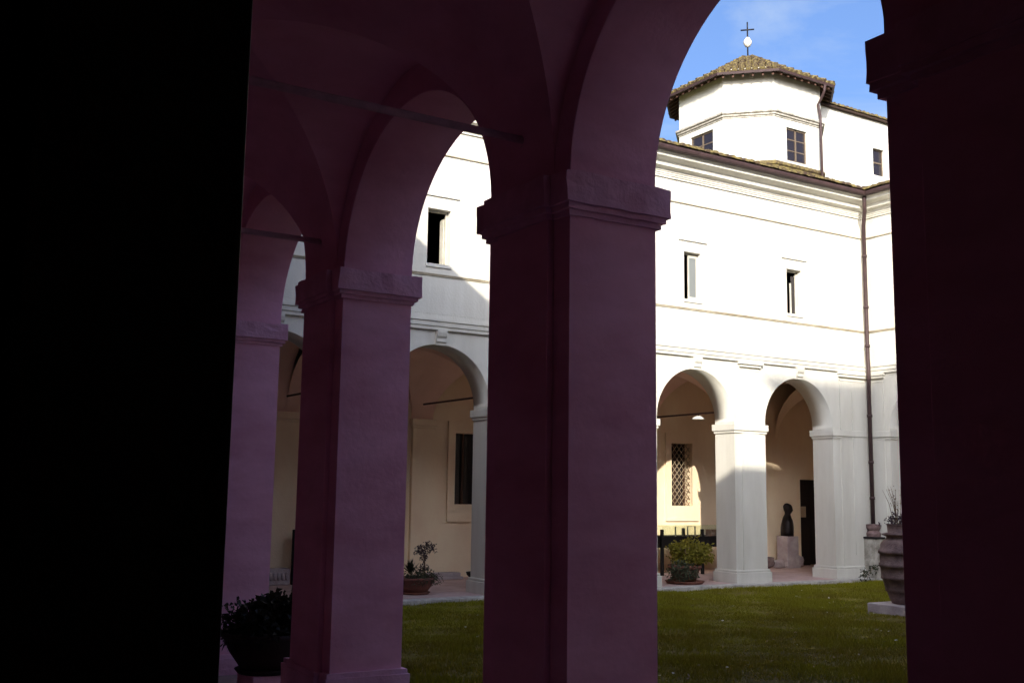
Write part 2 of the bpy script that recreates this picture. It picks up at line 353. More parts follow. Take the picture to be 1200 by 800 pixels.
def gutter(T, u0, u1, v, z, root, m0=0, m1=0):
    prof = [(v-.055, z+.06), (v-.055, z+.01), (v-.03, z-.025), (v+.02, z-.032), (v+.06, z-.012), (v+.075, z+.025), (v+.075, z+.065), (v+.055, z+.065), (v+.05, z+.025), (v-.03, z-.0)]
    return moulding(T, u0, u1, prof, root, 'gutter', 'gutter_metal', m0, m1)

# ---- far wing (B)
wB = thing('cloister_wing', (11.8, YB, 0), 'white two storey cloister wing across the lawn, sunlit upper windows above two open arches', 'building')
pierB = [k-1.482 for k in keysB] + [keysB[-1]+1.482]
arcade(MB(TB), XA-TH, 20.39, [(k, RB) for k in keysB], ZB, RB, RB, -.2, 4.85, TH, stilt=0.03).build('arcade_wall', 'white_plaster', wB)
WB = [(k-.30, k+.16, 5.74, 6.74) for k in keysB]
mbw = MB(TB); holed(mbw, XA-TH, 20.39, 4.85, 8.62, 0.004, -.12, WB); mbw.build('upper_wall', 'white_plaster', wB)
moulding(TB, XA, XC, STRING, wB, 'string_course', 'white_plaster', 1, 1)
moulding(TB, XA, XC, SILL, wB, 'sill_band', 'shadow_line_plaster', 1, 1)
moulding(TB, XA, XC, ASTR, wB, 'astragal', 'shadow_line_plaster', 1, 1)
cornice(TB, XA, XC, wB, 'white_plaster', 0, 1, 1)
roof(TB, XA+.47, XC-.47, wB, .47, 8.70, 2.6, R(17), 1, 1, (11.0, 21.6))
gutter(TB, XA+.49, XC-.49, .47, 8.645, wB)
def impost_box(T, u0, u1, v0, v1, z, root, material, pr=.05, name='impost'):
    mb = MB(T); mb.box(u0-pr*.5, u1+pr*.5, v0-pr*.5, v1+pr*.5, z-.19, z-.135); mb.box(u0-pr, u1+pr, v0-pr, v1+pr, z-.1351, z); return mb.build(name, material, root, bevel=0.006)
def base_box(T, u0, u1, v0, v1, z, root, material, pr=.05):
    mb = MB(T); mb.box(u0-pr, u1+pr, v0-pr, v1+pr, -.25, z-.05); mb.box(u0-pr*.6, u1+pr*.6, v0-pr*.6, v1+pr*.6, z-.0501, z); return mb.build('base', material, root, bevel=0.012)
for i, c in enumerate(pierB):
    a, b_ = c-.442, c+.442
    if i == 0: a = XA+.03
    if i == len(pierB)-1: b_ = XC-.03
    impost_box(TB, a, b_, -TH, 0, ZB, wB, 'white_plaster')
    base_box(TB, a, b_, -TH, .012, .26, wB, 'white_plaster', .06)
    if 0 < i < len(pierB)-1:
        q = MB(TB); q.box(c-.25, c+.25, -.02, .022, .2, 4.38); q.build('pilaster', 'white_plaster', wB)
        q = MB(TB); q.box(c-.26, c+.26, -.02, .03, 4.38, 4.41); q.box(c-.30, c+.30, -.02, .06, 4.455, 4.51); q.box(c-.34, c+.34, -.02, .098, 4.51, 4.566); q.build('capital', 'white_plaster', wB)
    else:
        a2, b2 = (XA, c+.25) if i == 0 else (18.84, XC)
        q = MB(TB); q.box(a2, b2, -.02, .022, .2, 4.38); q.build('pilaster', 'white_plaster', wB)
        q = MB(TB); q.box(a2, b2+0, -.02, .035, 4.36, 4.40); q.box(a2-.04, b2, -.02, .07, 4.45, 4.51); q.box(a2-.07, b2, -.02, .098, 4.51, 4.566); q.build('capital', 'white_plaster', wB)
        if i: q = MB(TB); q.box(19.22, 19.60, .0, .036, .5, 4.12); q.build('corner_panel', 'white_plaster', wB)
for k in keysB:
    q = MB(TB)
    prof = [(-.02,4.30),(.03,4.30),(.035,4.34),(.06,4.36),(.055,4.42),(.085,4.46),(.10,4.52),(.10,4.566),(-.02,4.566)]
    q.prism(prof, k-.095, k+.095, lambda p, t: (t, p[0], p[1])); q.build('keystone', 'white_plaster', wB)
# upper windows of the far wing
for j, k in enumerate(keysB):
    a, b_, c, d = WB[j]
    wn = MB(TB); wn.box(a-.15, b_+.16, 0, .04, d+.225, d+.26); wn = wn.build('window', 'white_plaster', wB)
    q = MB(TB)
    for (x0, x1, z0, z1) in ((a, a+.035, c, d), (b_-.035, b_, c, d), (a+.035, b_-.035, d-.035, d), (a+.035, b_-.035, c, c+.03)): q.box(x0, x1, -.165, -.125, z0, z1)
    q.build('frame', 'pale_wood', wn)
    q = MB(TB); q.box(a-.02, b_+.02, 0.004, .03, c-.06, c); q.build('sill', 'white_plaster', wn)
    if j == 3:      # closed casement with grey pane, open strip at the left
        q = MB(TB)
        for (x0, x1, z0, z1) in ((a+.20, a+.225, c+.03, d-.05), (b_-.05, b_-.01, c+.03, d-.05), (a+.225, b_-.05, d-.10, d-.05), (a+.225, b_-.05, c+.03, c+.08)): q.box(x0, x1, -.124, -.095, z0, z1)
        q.build('casement', 'pale_wood', wn)
        q = MB(TB); q.box(a+.226, b_-.051, -.115, -.105, c+.081, d-.101); q.build('pane', 'pale_glass', wn)
    elif j == 4:    # two leaves, one ajar
        q = MB(TB); q.box(a+.25, a+.275, -.16, -.13, c+.03, d-.28); q.box(b_-.065, b_-.037, -.16, -.126, c+.03, d-.1); q.build('casement', 'pale_wood', wn)
        q = MB(TB); q.box(a+.276, b_-.066, -.150, -.142, c+.03, d-.12); q.build('pane', 'dusty_glass', wn)
    else:
        q = MB(TB); q.box(b_-.055, b_-.037, -.30, -.17, c+.03, d-.12); q.build('casement', 'pale_wood', wn)
# rooms behind the upper windows, floor slab and rear wall
q = MB(TB); q.box(XA-TH, 20.39, -.182, -4.1, 4.98, 5.1); q.build('floor_slab', 'room_dark', wB)
q = MB(TB); q.box(XA-TH, 20.39, -3.2, -3.29, 5.1, 8.45); q.build('room_lining', 'room_dark', wB)
q = MB(TB); q.box(XA-TH, 20.39, -3.3, -4.1, 5.1, 8.68); q.build('rear_wall', 'white_plaster', wB)
q = MB(TB); q.box(XA-TH, 20.39, -.182, -3.3, 8.45, 8.60); q.build('attic_floor', 'room_dark', wB)
q = MB(TB); q.box(XA-TH, XA-TH+.1, -.19, -3.19, 5.1, 8.45); q.build('end_wall', 'room_dark', wB)
q = MB(TB); q.box(20.2, 20.38, -.19, -3.19, 5.1, 8.45); q.build('end_wall', 'room_dark', wB)
for k in (8.66+1.48, 16.07): q = MB(TB); q.box(k-.06, k+.06, -.19, -3.3, 5.1, 8.45); q.build('partition', 'room_dark', wB)
# walk of the far wing: back wall, pilasters, vault, tie rods
VBW = -(YBW-YB)
HB = [(10.92, 11.60, 1.50, 3.0), (16.86, 17.53, 1.50, 3.0), (21.27, 22.25, -.2, 2.2)]
q = MB(TB); holed(q, XAW-.6, 24.0, -.2, 5.0, VBW, VBW-.6, HB); q.build('back_wall', 'cream_plaster', wB)
q = MB(TB); q.box(XAW-.6, 24.0, VBW-.601, VBW-.75, -.2, 5.0); q.build('outer_wall', 'room_dark', wB)
bays = [(3.71, pierB[1])] + [(pierB[i], pierB[i+1]) for i in range(1, len(pierB)-2)] + [(pierB[-2], 19.81)]
for a, b_ in bays: vault_bay(MB(TB), a, b_, -TH, VBW, ZB, .5).build('vault', 'shade_pink_plaster', wB, fix=False)
vault_bay(MB(TB), 20.39, XCW, -TH, VBW, ZB, .2).build('vault', 'cream_plaster', wB, fix=False)
q = MB(TB); q.box(19.81, 20.39, -TH, VBW, 4.62, 4.8); q.build('cross_arch', 'cream_plaster', wB)
q = MB(TB); q.box(XAW-.6, 24.0, -.583, -4.1, 4.86, 4.975); q.build('ceiling_slab', 'cream_plaster', wB)
for c in pierB[1:-1] + [19.95]:
    q = MB(TB); q.box(c-.25, c+.25, VBW-.01, VBW+.09, 0, ZB-.15); q.build('wall_pilaster', 'cream_plaster', wB)
    impost_box(TB, c-.25, c+.25, VBW-.05, VBW+.09, ZB, wB, 'cream_plaster', .04, 'wall_impost')
for c in pierB[1:-1]:
    q = MB(TB); q.tube([(c, -TH+.02, 3.56), (c, VBW+.02, 3.56)], .020, 8); q.build('tie_rod', 'rusty_iron', wB)
# windows of the walk
for j, (a, b_, c, d) in enumerate(HB[:2]):
    q = MB(TB); holed(q, a-.17, b_+.17, c-.36, d+.24, VBW+.05, VBW-.01, [(a, b_, c, d)]); wn = q.build('window', 'cream_plaster', wB)
    q = MB(TB); q.box(a, b_, VBW-.30, VBW-.28, c, d); q.build('pane', 'dusty_glass', wn)
    q = MB(TB)
    for (x0, x1, z0, z1) in ((a, a+.05, c, d), (b_-.05, b_, c, d), ((a+b_)/2-.025, (a+b_)/2+.025, c, d)): q.box(x0, x1, VBW-.28, VBW-.24, z0, z1)
    q.build('frame', 'timber', wn)
    cx, cz = (a+b_)/2, (c+d)/2; hw, hh = (b_-a)/2, (d-c)/2
    for sgn in ((1, -1) if j == 1 else ()):
        for t in np.arange(-2.2, 2.2, .165):
            # line z = sgn*x + t clipped to the opening
            pts = []
            for x in (-hw, hw):
                z = sgn*1.15*x + t
                if -hh <= z <= hh: pts.append((x, z))
            for z in (-hh, hh):
                x = (z-t)/(sgn*1.15)
                if -hw < x < hw: pts.append((x, z))
            if len(pts) == 2 and abs(pts[0][0]-pts[1][0]) > .05:
                q = MB(TB); v = VBW-.06-(0.012 if sgn > 0 else 0)
                q.tube([(cx+pts[0][0], v, cz+pts[0][1]), (cx+pts[1][0], v, cz+pts[1][1])], .009, 5); q.build('grille_bar', 'bare_iron', wn)
a, b_, c, d = HB[2]
q = MB(TB); q.box(a, b_, VBW-.22, VBW-.17, 0, d); dr = q.build('door', 'dark_wood', wB)
for (x0, x1, z0, z1) in ((a+.1, (a+b_)/2-.05, .15, 1.0), ((a+b_)/2+.05, b_-.1, .15, 1.0), (a+.1, (a+b_)/2-.05, 1.15, 2.05), ((a+b_)/2+.05, b_-.1, 1.15, 2.05)):
    q = MB(TB); q.box(x0, x1, VBW-.17, VBW-.155, z0, z1); q.build('panel', 'dark_wood', dr, bevel=.008)
q = MB(TB); q.box(a+.14, a+.36, VBW-.153, VBW-.149, 1.22, 1.5); q.build('notice', 'paper', dr, label='small tan paper notice fixed to the dark door')

# ---- right wing (C)
wC = thing('cloister_wing', (XC, 8, 0), 'yellowish lit cloister wing at the right, meeting the far wing at the drainpipe', 'building')
keysC = [YB-.57-RB-2.964*k for k in range(4)]
arcade(MB(TC_), YD-TH, YB, [(k, RB) for k in keysC[::-1]], ZB, RB, RB, -.2, 4.85, TH, stilt=.03).build('arcade_wall', 'white_plaster', wC)
WC = [(k-.23, k+.23, 5.74, 6.74) for k in keysC[::-1]]
q = MB(TC_); holed(q, YD-TH, YB, 4.85, 8.62, 0.004, -.45, WC); q.build('upper_wall', 'white_plaster', wC)
for nm, pf in (('string_course', STRING), ('sill_band', SILL), ('astragal', ASTR)): moulding(TC_, YD, YB, pf, wC, nm, 'white_plaster' if nm == 'string_course' else 'shadow_line_plaster', 1, 1)
cornice(TC_, YD, YB, wC, 'white_plaster', 0, 1, 1)
roof(TC_, YD+.47, YB-.47, wC, .47, 8.70, 2.6, R(17), 1, 1, (12.0, 17.8))
gutter(TC_, YD+.49, YB-.49, .47, 8.645, wC)
for i, c in enumerate([YB-.28] + [k-1.482 for k in keysC]):
    a, b_ = (c-.29, c+.25) if i == 0 else (c-.442, c+.442)
    impost_box(TC_, a, b_, -TH, 0, ZB, wC, 'white_plaster'); base_box(TC_, a, b_, -TH, .012, .26, wC, 'white_plaster', .06)
    p0, p1 = (15.88, YB) if i == 0 else (c-.25, c+.25)
    q = MB(TC_); q.box(p0, p1, -.02, .022, .2, 4.38); q.build('pilaster', 'white_plaster', wC)
    q = MB(TC_); q.box(p0-.01, p1, -.02, .035, 4.36, 4.40); q.box(p0-.04, p1+(.04 if i else 0), -.02, .07, 4.45, 4.51); q.box(p0-.07, p1+(.07 if i else 0), -.02, .098, 4.51, 4.566); q.build('capital', 'white_plaster', wC)
for k in keysC:
    q = MB(TC_); q.prism([(-.02,4.30),(.03,4.30),(.035,4.34),(.06,4.36),(.055,4.42),(.085,4.46),(.10,4.52),(.10,4.566),(-.02,4.566)], k-.095, k+.095, lambda p, t: (t, p[0], p[1])); q.build('keystone', 'white_plaster', wC)
q = MB(TC_); q.box(YD-TH-3.0, YB+4.2, -3.49, -4.1, -.2, 8.9); q.build('back_wall', 'cream_plaster', wC)
q = MB(TC_); q.box(YD-3.0, YB+4.2, -.583, -3.49, 4.87, 4.985); q.build('ceiling_slab', 'cream_plaster', wC)
q = MB(TC_); q.box(YD-3.0, YB+4.2, -.452, -3.49, 8.45, 8.60); q.build('attic_floor', 'room_dark', wC)
pc = [YB] + [k-1.482 for k in keysC]
for i in range(len(pc)-1): vault_bay(MB(TC_), pc[i+1], pc[i], -TH, -3.49, ZB, .5).build('vault', 'cream_plaster', wC, fix=False)

# ---- near wing (A): the camera looks along its walk
wA = thing('cloister_wing', (XA, 8, 0), 'shaded mauve-tinted arcade of big square piers in front of the camera, vaulted walk', 'building')
PW, PP = 0.82, 3.02
piersA = [4.47+PP*k for k in range(4)]                  # near edges of the piers
archA = [(3.46, 1.01)] + [(p+PW+(PP-PW)/2, (PP-PW)/2) for p in piersA[:3]] + [(piersA[3]+PW+.65, .65)]
arcade(MB(TA), YD-TH-.6, YB-.005, archA, ZA, 1.0, 1.02, -.2, 5.6, TH, N=48).build('arcade_wall', 'shade_mauve_plaster', wA, bevel=.007)
q = MB(TA); holed(q, YD-TH, YB-.005, 5.6, 8.62, 0.004, -.45, [(c-.23, c+.23, 5.9, 6.8) for c, r_ in archA[:4]]); q.build('upper_wall', 'bounce_white', wA)
moulding(TA, YD, YB, STRING, wA, 'string_course', 'white_plaster', 1, 1)
cornice(TA, YD, YB, wA, 'white_plaster', 0, 1, 1)
roof(TA, YD+.47, YB-.47, wA, .47, 8.70, 2.6, R(17), 1, 1)
gutter(TA, YD+.49, YB-.49, .47, 8.645, wA)
VAW = XAW-XA
def impostA(u0, u1, ext=.062):
    mb = MB(TA); pc_ = (u0+u1)/2
    for (pr, z0, z1) in ((.018, ZA-.225, ZA-.195), (.040, ZA-.1951, ZA-.165), (ext, ZA-.1651, ZA)):
        mb.box(u0-pr, u1+pr, -TH-pr, pr, z0, z1)
        mb.box(pc_-.26-pr, pc_+.26+pr, -TH-.04-pr, -TH-pr+.001, z0-.0007, z1+.0007)
    return mb.build('impost', 'shade_mauve_stone', wA, rough=.011)
for i, p in enumerate([1.60] + piersA):
    a, b_ = (p, 2.45) if i == 0 else (p, p+PW)
    impostA(a, b_, .05 if i == 0 else .062)
    q = MB(TA); m_ = (a+b_)/2; q.box(m_-.26, m_+.26, -TH-.04, -TH+.01, -.1, ZA-.2); q.build('pilaster', 'shade_mauve_plaster', wA, bevel=.006)
    zb = .46 if i < 3 else .185
    q = MB(TA)
    for (pr, z0, z1) in ((.05, -.2, zb-.035), (.035, zb-.0351, zb)):
        q.box(a-pr, b_+pr, -TH-pr, pr, z0, z1); q.box(m_-.26-pr, m_+.26+pr, -TH-.04-pr, -TH-pr+.001, z0, z1-.001)
    q.build('base', 'shade_mauve_stone', wA, rough=.010)
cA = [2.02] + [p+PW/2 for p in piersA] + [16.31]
for i in range(len(cA)-1): vault_bay(MB(TA), cA[i], cA[i+1], -TH, VAW, ZA, .52, 40, 20).build('vault', 'shade_mauve_plaster', wA, fix=False)
q = MB(TA); q.box(-3.0, 2.02, -TH, VAW, 4.93, 5.05); q.build('corner_ceiling', 'dark_plaster', wA)
q = MB(TA); q.box(-3.0, YB+4.1, -.583, VAW-.6, 5.3, 5.5); q.build('floor_slab', 'room_dark', wA)
q = MB(TA); q.box(-3.0, YB+4.1, -.452, VAW-.6, 8.45, 8.60); q.build('attic_floor', 'room_dark', wA)
for c in cA[1:-1]:
    q = MB(TA); q.tube([(c, -TH-.02, 3.76), (c, VAW+.02, 3.76)], .023, 8); q.build('tie_rod', 'shade_mauve_iron', wA)
    q = MB(TA); q.box(c-.035, c+.035, -TH-.035, -TH+.02, 3.725, 3.795); q.build('rod_anchor', 'shade_mauve_iron', wA)
    q = MB(TA); q.box(c-.26, c+.26, VAW-.01, VAW+.10, 0, ZA-.15); q.build('wall_pilaster', 'shade_mauve_plaster', wA)
    impost_box(TA, c-.26, c+.26, VAW-.05, VAW+.10, ZA, wA, 'shade_mauve_stone', .05, 'wall_impost')
# back wall with the doorway the camera stands in
DY0, DY1 = -.55, .86
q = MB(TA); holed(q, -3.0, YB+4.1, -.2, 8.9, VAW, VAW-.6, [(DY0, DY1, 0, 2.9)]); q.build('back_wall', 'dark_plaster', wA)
q = MB(); q.box(-1.6, -1.5, -1.6, 1.9, 0, 3.3); q.box(-1.5, -.36, -1.6, -1.5, 0, 3.3); q.box(-1.5, -.36, 1.8, 1.9, 0, 3.3); q.box(-1.6, -.36, -1.6, 1.9, 3.3, 3.4); q.box(-1.6, -.36, -1.6, 1.9, -.1, -.006); q.build('porch_room', 'room_dark', wA)
# lining added in black wood, standing in for shade on that jamb
dl = thing('shade_lining', (0, .82, 0), 'door jamb with its shade put in as black wood, filling the left edge of the picture', 'door frame')
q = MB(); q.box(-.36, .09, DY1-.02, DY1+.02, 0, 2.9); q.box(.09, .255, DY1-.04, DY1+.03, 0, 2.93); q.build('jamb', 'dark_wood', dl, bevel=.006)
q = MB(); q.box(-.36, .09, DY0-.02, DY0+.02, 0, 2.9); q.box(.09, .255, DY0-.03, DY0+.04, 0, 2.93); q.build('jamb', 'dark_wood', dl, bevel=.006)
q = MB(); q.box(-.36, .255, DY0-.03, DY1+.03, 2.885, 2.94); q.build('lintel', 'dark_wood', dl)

# ---- wing behind the camera (D) and the tall block behind it, which shade the lawn
wD = thing('cloister_wing', (11, YD, 0), 'cloister wing at the near right, its corner pier black at the picture edge', 'building')
keysD = [6.05+2.964*k for k in range(5)]
arcade(MB(TD), XA-.005, 20.39, [(k, RB) for k in keysD], ZB, RB, RB, -.2, 5.3, TH, stilt=.03).build('arcade_wall', 'bounce_white', wD)
q = MB(TD); holed(q, XA-.005, 20.39, 5.3, 9.2, .004, -.45, [(k-.23, k+.23, 5.9, 6.8) for k in keysD]); q.build('upper_wall', 'bounce_white', wD)
cornice(TD, XA-.4, XC+.4, wD, 'bounce_white', .80, 0, 0)
roof(TD, XA-3.0, 24, wD, 0.5, 9.52, 2.6, R(15), 0, 0)
q = MB(TD); q.box(XAW, 24.0, -3.49, -4.1, -.2, 9.3); q.build('back_wall', 'cream_plaster', wD)
q = MB(TD); q.box(XA+.01, 24.0, -.583, -3.49, 4.75, 4.95); q.build('ceiling_slab', 'cream_plaster', wD)
ch = thing('church_block', (10, -14, 0), 'tall block behind the camera whose shadow climbs the far corner', 'building')
q = MB(); q.box(-2.9, 26, -22, -10, -.2, 17.1); q.build('wall', 'white_plaster', ch)
q = MB(); q.prism([(-9.6, 17.0), (-16, 19.3), (-22.4, 17.0)], -3.1, 26.2, lambda p, t: (t, p[0], p[1])); q.build('roof', 'roof_tile', ch)

# ---------------------------------------------------------------- octagonal drum behind the far wing
DCX, DCY = 29.60, 29.80
dm = thing('octagonal_drum', (DCX, DCY, 0), 'white octagonal church drum with tiled roof rising behind the far wing', 'tower')
AA, BBf = 2.58, 0.485
def octa(a, bf=BBf, c=(DCX, DCY)):
    b_ = a*bf; return [(c[0]+x, c[1]+y) for x, y in ((-a,-b_),(-b_,-a),(b_,-a),(a,-b_),(a,b_),(b_,a),(-b_,a),(-a,b_))]
def octa_ring(mb, prof, closed=True):        # prof: (half size, z)
    n = len(prof); rings = [[(x, y, z) for x, y in octa(a)] for a, z in prof]
    vs = [p for r in rings for p in r]
    mb.add(vs, [(i*8+k, i*8+(k+1) % 8, ((i+1) % n)*8+(k+1) % 8, ((i+1) % n)*8+k) for i in range(n if closed else n-1) for k in range(8)]); return mb
ZT = 17.75
# wall panels: one face each, windows cut in
def face_T(k, a=AA):
    pts = octa(a); p, q_ = Vector((*pts[k], 0)), Vector((*pts[(k+1) % 8], 0)); d = (q_-p); L = d.length; d.normalize(); nrm = Vector((d.y, -d.x, 0))
    return (lambda c: tuple(p + d*c[0] + nrm*c[1] + Vector((0, 0, c[2])))), L
# octa order: 0 (-a,-b) -> 1 (-b,-a): diagonal face; 1->2: -y face; 7->0: -x face
WZ = (14.2, 15.5)
for k in range(8):
    T, L = face_T(k)
    holes = []
    if k == 1: holes = [(.62, 1.70, *WZ)]
    if k == 7: holes = [(.65, 1.93, 14.2, 15.58)]
    q = MB(T); holed(q, 0, L, 8, ZT, 0, -.3, holes); q.build('wall', 'white_plaster', dm)
    for (a, b_, c, d) in holes:
        q = MB(T)
        for (x0, x1, z0, z1) in ((a, a+.06, c, d), (b_-.06, b_, c, d), ((a+b_)/2-.035, (a+b_)/2+.035, c, d), (a+.06, b_-.06, c, c+.06), (a+.06, b_-.06, d-.06, d)): q.box(x0, x1, -.13, -.07, z0, z1)
        for z in (c+(d-c)/3, c+2*(d-c)/3): q.box(a+.06, b_-.06, -.12, -.08, z-.02, z+.02)
        wn = q.build('window', 'window_wood', dm)
        for ii in range(2):
            for jj in range(3):
                mid = (a+b_)/2; x0, x1 = (a+.061, mid-.036) if ii == 0 else (mid+.036, b_-.061)
                h = (d-c)/3; q = MB(T); q.box(x0, x1, -.105, -.095, c+jj*h+.021+(.04 if jj == 0 else 0), c+(jj+1)*h-.021-(.04 if jj == 2 else 0)); q.build('pane', 'dusty_glass', wn)
T, L = face_T(0)
q = MB(T); holed(q, .5, L-.55, 14.1, 15.62, .028, -.01, [(.53, L-.58, 14.1, 15.57)]); q.build('blind_panel', 'white_plaster', dm)
octa_ring(MB(), [(AA-.05,15.80),(AA+.03,15.80),(AA+.03,15.85),(AA+.08,15.87),(AA+.08,15.93),(AA+.14,15.96),(AA+.14,16.03),(AA-.05,16.09)]).build('cornice', 'weathered_stone', dm)
octa_ring(MB(), [(AA-.05,13.86),(AA+.05,13.86),(AA+.05,13.91),(AA+.11,13.95),(AA+.11,14.02),(AA-.05,14.16)]).build('ledge', 'roof_tile', dm)
EV = .44; ZE = 17.45
apex = (DCX, DCY, ZE+1.85)
q = MB(); ee = [(x, y, ZE) for x, y in octa(AA+EV)]; e2 = [(x, y, ZE-.10) for x, y in octa(AA+EV)]
q.add(ee+e2+[apex, (DCX, DCY, ZE-.1+1.73)], [(k, (k+1) % 8, 16) for k in range(8)] + [(8+(k+1) % 8, 8+k, 17) for k in range(8)] + [(k, 8+k, 8+(k+1) % 8, (k+1) % 8) for k in range(8)])
rf = q.build('roof', 'roof_pan', dm, fix=False)
tb = MB()
for k in range(8):
    p0, p1 = Vector(ee[k]), Vector(ee[(k+1) % 8]); d = p1-p0; L = d.length; d.normalize(); ap = Vector(apex); foot = p0 + d*(ap-p0).dot(d); up_ = (ap-foot); S = up_.length; up_.normalize(); nr = d.cross(up_)
    fu = (foot-p0).dot(d)
    us = np.arange(.12, L, .25)
    def vof(u): return 0.0
    for u in us:
        smax = S*(u/fu if u < fu else (L-u)/(L-fu)); rows = max(1, int(smax/.34))
        tile_rows(tb, [u], lambda x: 0.0, lambda uu, s, h: tuple(p0 + d*uu + up_*(s-.06) + nr*(h+.005)), rows, w=.215, h=.105)
    # hip tiles
    for j in range(int((ap-p0).length/.36)):
        A_ = p0 + (ap-p0).normalized()*(j*.36-.05); B_ = A_ + (ap-p0).normalized()*.27
        tb.tube([A_+Vector((0,0,.07)), B_+Vector((0,0,.04))], [.12, .095], 7, smooth=False)
tb.build('tiles', 'roof_tile', rf, fix=False, kind='stuff')
q = MB()
for k in range(8):          # rafter ends under the eave
    p0, p1 = Vector((*octa(AA+EV-.02)[k], 0)), Vector((*octa(AA+EV-.02)[(k+1) % 8], 0)); d = p1-p0; L = d.length; d.normalize(); nr = Vector((d.y, -d.x, 0)); nn = max(2, int(L/.34))
    for i in range(nn):
        c = p0 + d*(L*(i+.5)/nn); vs = [c+d*sx*.04-nr*iy*.42+Vector((0, 0, ZE-.11-.09*iz+ .24*iy)) for sx in (-1, 1) for iy in (0, 1) for iz in (0, 1)]
        q.add(vs, [(0,1,3,2),(4,6,7,5),(0,4,5,1),(2,3,7,6),(0,2,6,4),(1,5,7,3)])
q.build('rafter_ends', 'timber', rf, kind='stuff')
octa_ring(MB(), [(AA+EV+.005,ZE-.10),(AA+EV+.07,ZE-.10),(AA+EV+.09,ZE-.015),(AA+EV+.005,ZE-.015)]).build('gutter', 'gutter_metal', rf)
T, L = face_T(1)
q = MB(T); q.tube([(L-.28, .50, ZE-.1), (L-.28, .46, ZE-.35), (L-.22, .2, ZE-.62), (L-.22, .08, ZE-.75), (L-.22, .18, 16.2), (L-.22, .20, 12.2)], .05, 8); q.build('drainpipe', 'gutter_metal', dm)
fin = MB(); fin.tube([(apex[0], apex[1], apex[2]-.1), (apex[0], apex[1], apex[2]+1.2)], .030, 6)
fin = fin.build('finial', 'iron', dm)
q = MB(); q.lathe([(0.001, -.20), (.10, -.16), (.165, -.04), (.17, .05), (.11, .16), (.06, .22), (.001, .24)], (apex[0], apex[1], apex[2]+.62), 16); q.build('ball', 'gilt_ball', fin)
cd = Vector((1, -1, 0)).normalized()*.27
q = MB(); q.tube([(apex[0]-cd.x, apex[1]-cd.y, apex[2]+1.17), (apex[0]+cd.x, apex[1]+cd.y, apex[2]+1.17)], .03, 6); q.tube([(apex[0], apex[1], apex[2]+1.1), (apex[0], apex[1], apex[2]+1.50)], .028, 6); q.build('cross', 'iron', fin)
# church nave to the right of the drum
nv = thing('church_nave', (36, 31, 0), 'white church wall with tiled eave and one small window right of the drum', 'building')
NY = DCY-1.75
TN = lambda p: (p[0], NY-p[1], p[2])
NZ = 17.2
q = MB(TN); holed(q, DCX+1.9, DCX+16, 6, NZ, 0, -.4, [(34.85, 35.55, 14.87, 16.02)]); q.build('wall', 'white_plaster', nv)
q = MB(TN); q.box(DCX+1.9, DCX+16, -.4, -8, 6, NZ-.01); q.build('nave_body', 'white_plaster', nv)
q = MB(TN); q.prism([(.16, NZ), (.16, NZ+.07), (-4.5, NZ+1.3), (-9, NZ+.07), (-9, NZ)], DCX+1.95, DCX+16.2, lambda p, t: (t, p[0], p[1])); rfn = q.build('roof', 'roof_pan', nv)
tb = MB(TN); tile_rows(tb, np.arange(DCX+2.05, DCX+12, .25), lambda u: 0.0, lambda u, s, h: (u, .22-s, NZ+.07+s*.264+h), 6, w=.215, h=.10); tb.build('tiles', 'roof_tile', rfn, fix=False, kind='stuff')
q = MB(TN)
a, b_, c, d = 34.85, 35.55, 14.87, 16.02
for (x0, x1, z0, z1) in ((a, a+.05, c, d), (b_-.05, b_, c, d), (a+.05, b_-.05, c, c+.05), (a+.05, b_-.05, d-.05, d), (a+.05, b_-.05, (c+d)/2-.03, (c+d)/2+.03)): q.box(x0, x1, -.16, -.10, z0, z1)
wn = q.build('window', 'window_wood', nv)
for z0, z1 in ((c+.051, (c+d)/2-.031), ((c+d)/2+.031, d-.051)):
    q = MB(TN); q.box(a+.051, b_-.051, -.14, -.13, z0, z1); q.build('pane', 'dusty_glass', wn)

# ---------------------------------------------------------------- drainpipe and its block in the corner
dp = thing('drainpipe', (XC-.13, YB-.13, 0), 'long dark brown drainpipe in the corner between far and right wings', 'drainpipe')
px, py = XC-.14, YB-.14
q = MB(); q.tube([(XC-.42, YB-.42, 8.86), (XC-.42, YB-.42, 8.6), (XC-.40, YB-.40, 8.3), (px, py, 8.02), (px, py, 4.9), (px-.06, py-.06, 4.75), (px-.06, py-.06, 4.4), (px, py, 4.25), (px, py, 1.18)], .046, 12); q.build('pipe', 'gutter_metal', dp)
for z in (7.3, 6.1, 5.2, 3.6, 2.55, 1.75):
    q = MB(); q.lathe([(.046, -.03), (.060, -.03), (.060, .03), (.046, .03)], (px, py, z), 12); q.build('bracket', 'gutter_metal', dp)
q = MB(); q.lathe([(.06, 0), (.15, 0), (.16, .10), (.12, .16), (.16, .22), (.16, .30), (.06, .31)], (px, py, .87), 12, smooth=False); q.build('terracotta_collar', 'old_terracotta', dp)
bk = thing('drain_block', (px, py, 0), 'grey weathered stone block under the corner drainpipe', 'stone block')
q = MB(); q.box(px-.20, px+.12, py-.20, py+.12, -.2, .86); q.build('block', 'weathered_stone', bk, bevel=.02)
q = MB(); q.box(px-.22, px+.12, py-.22, py+.12, .861, .90); q.build('cap', 'iron', bk)

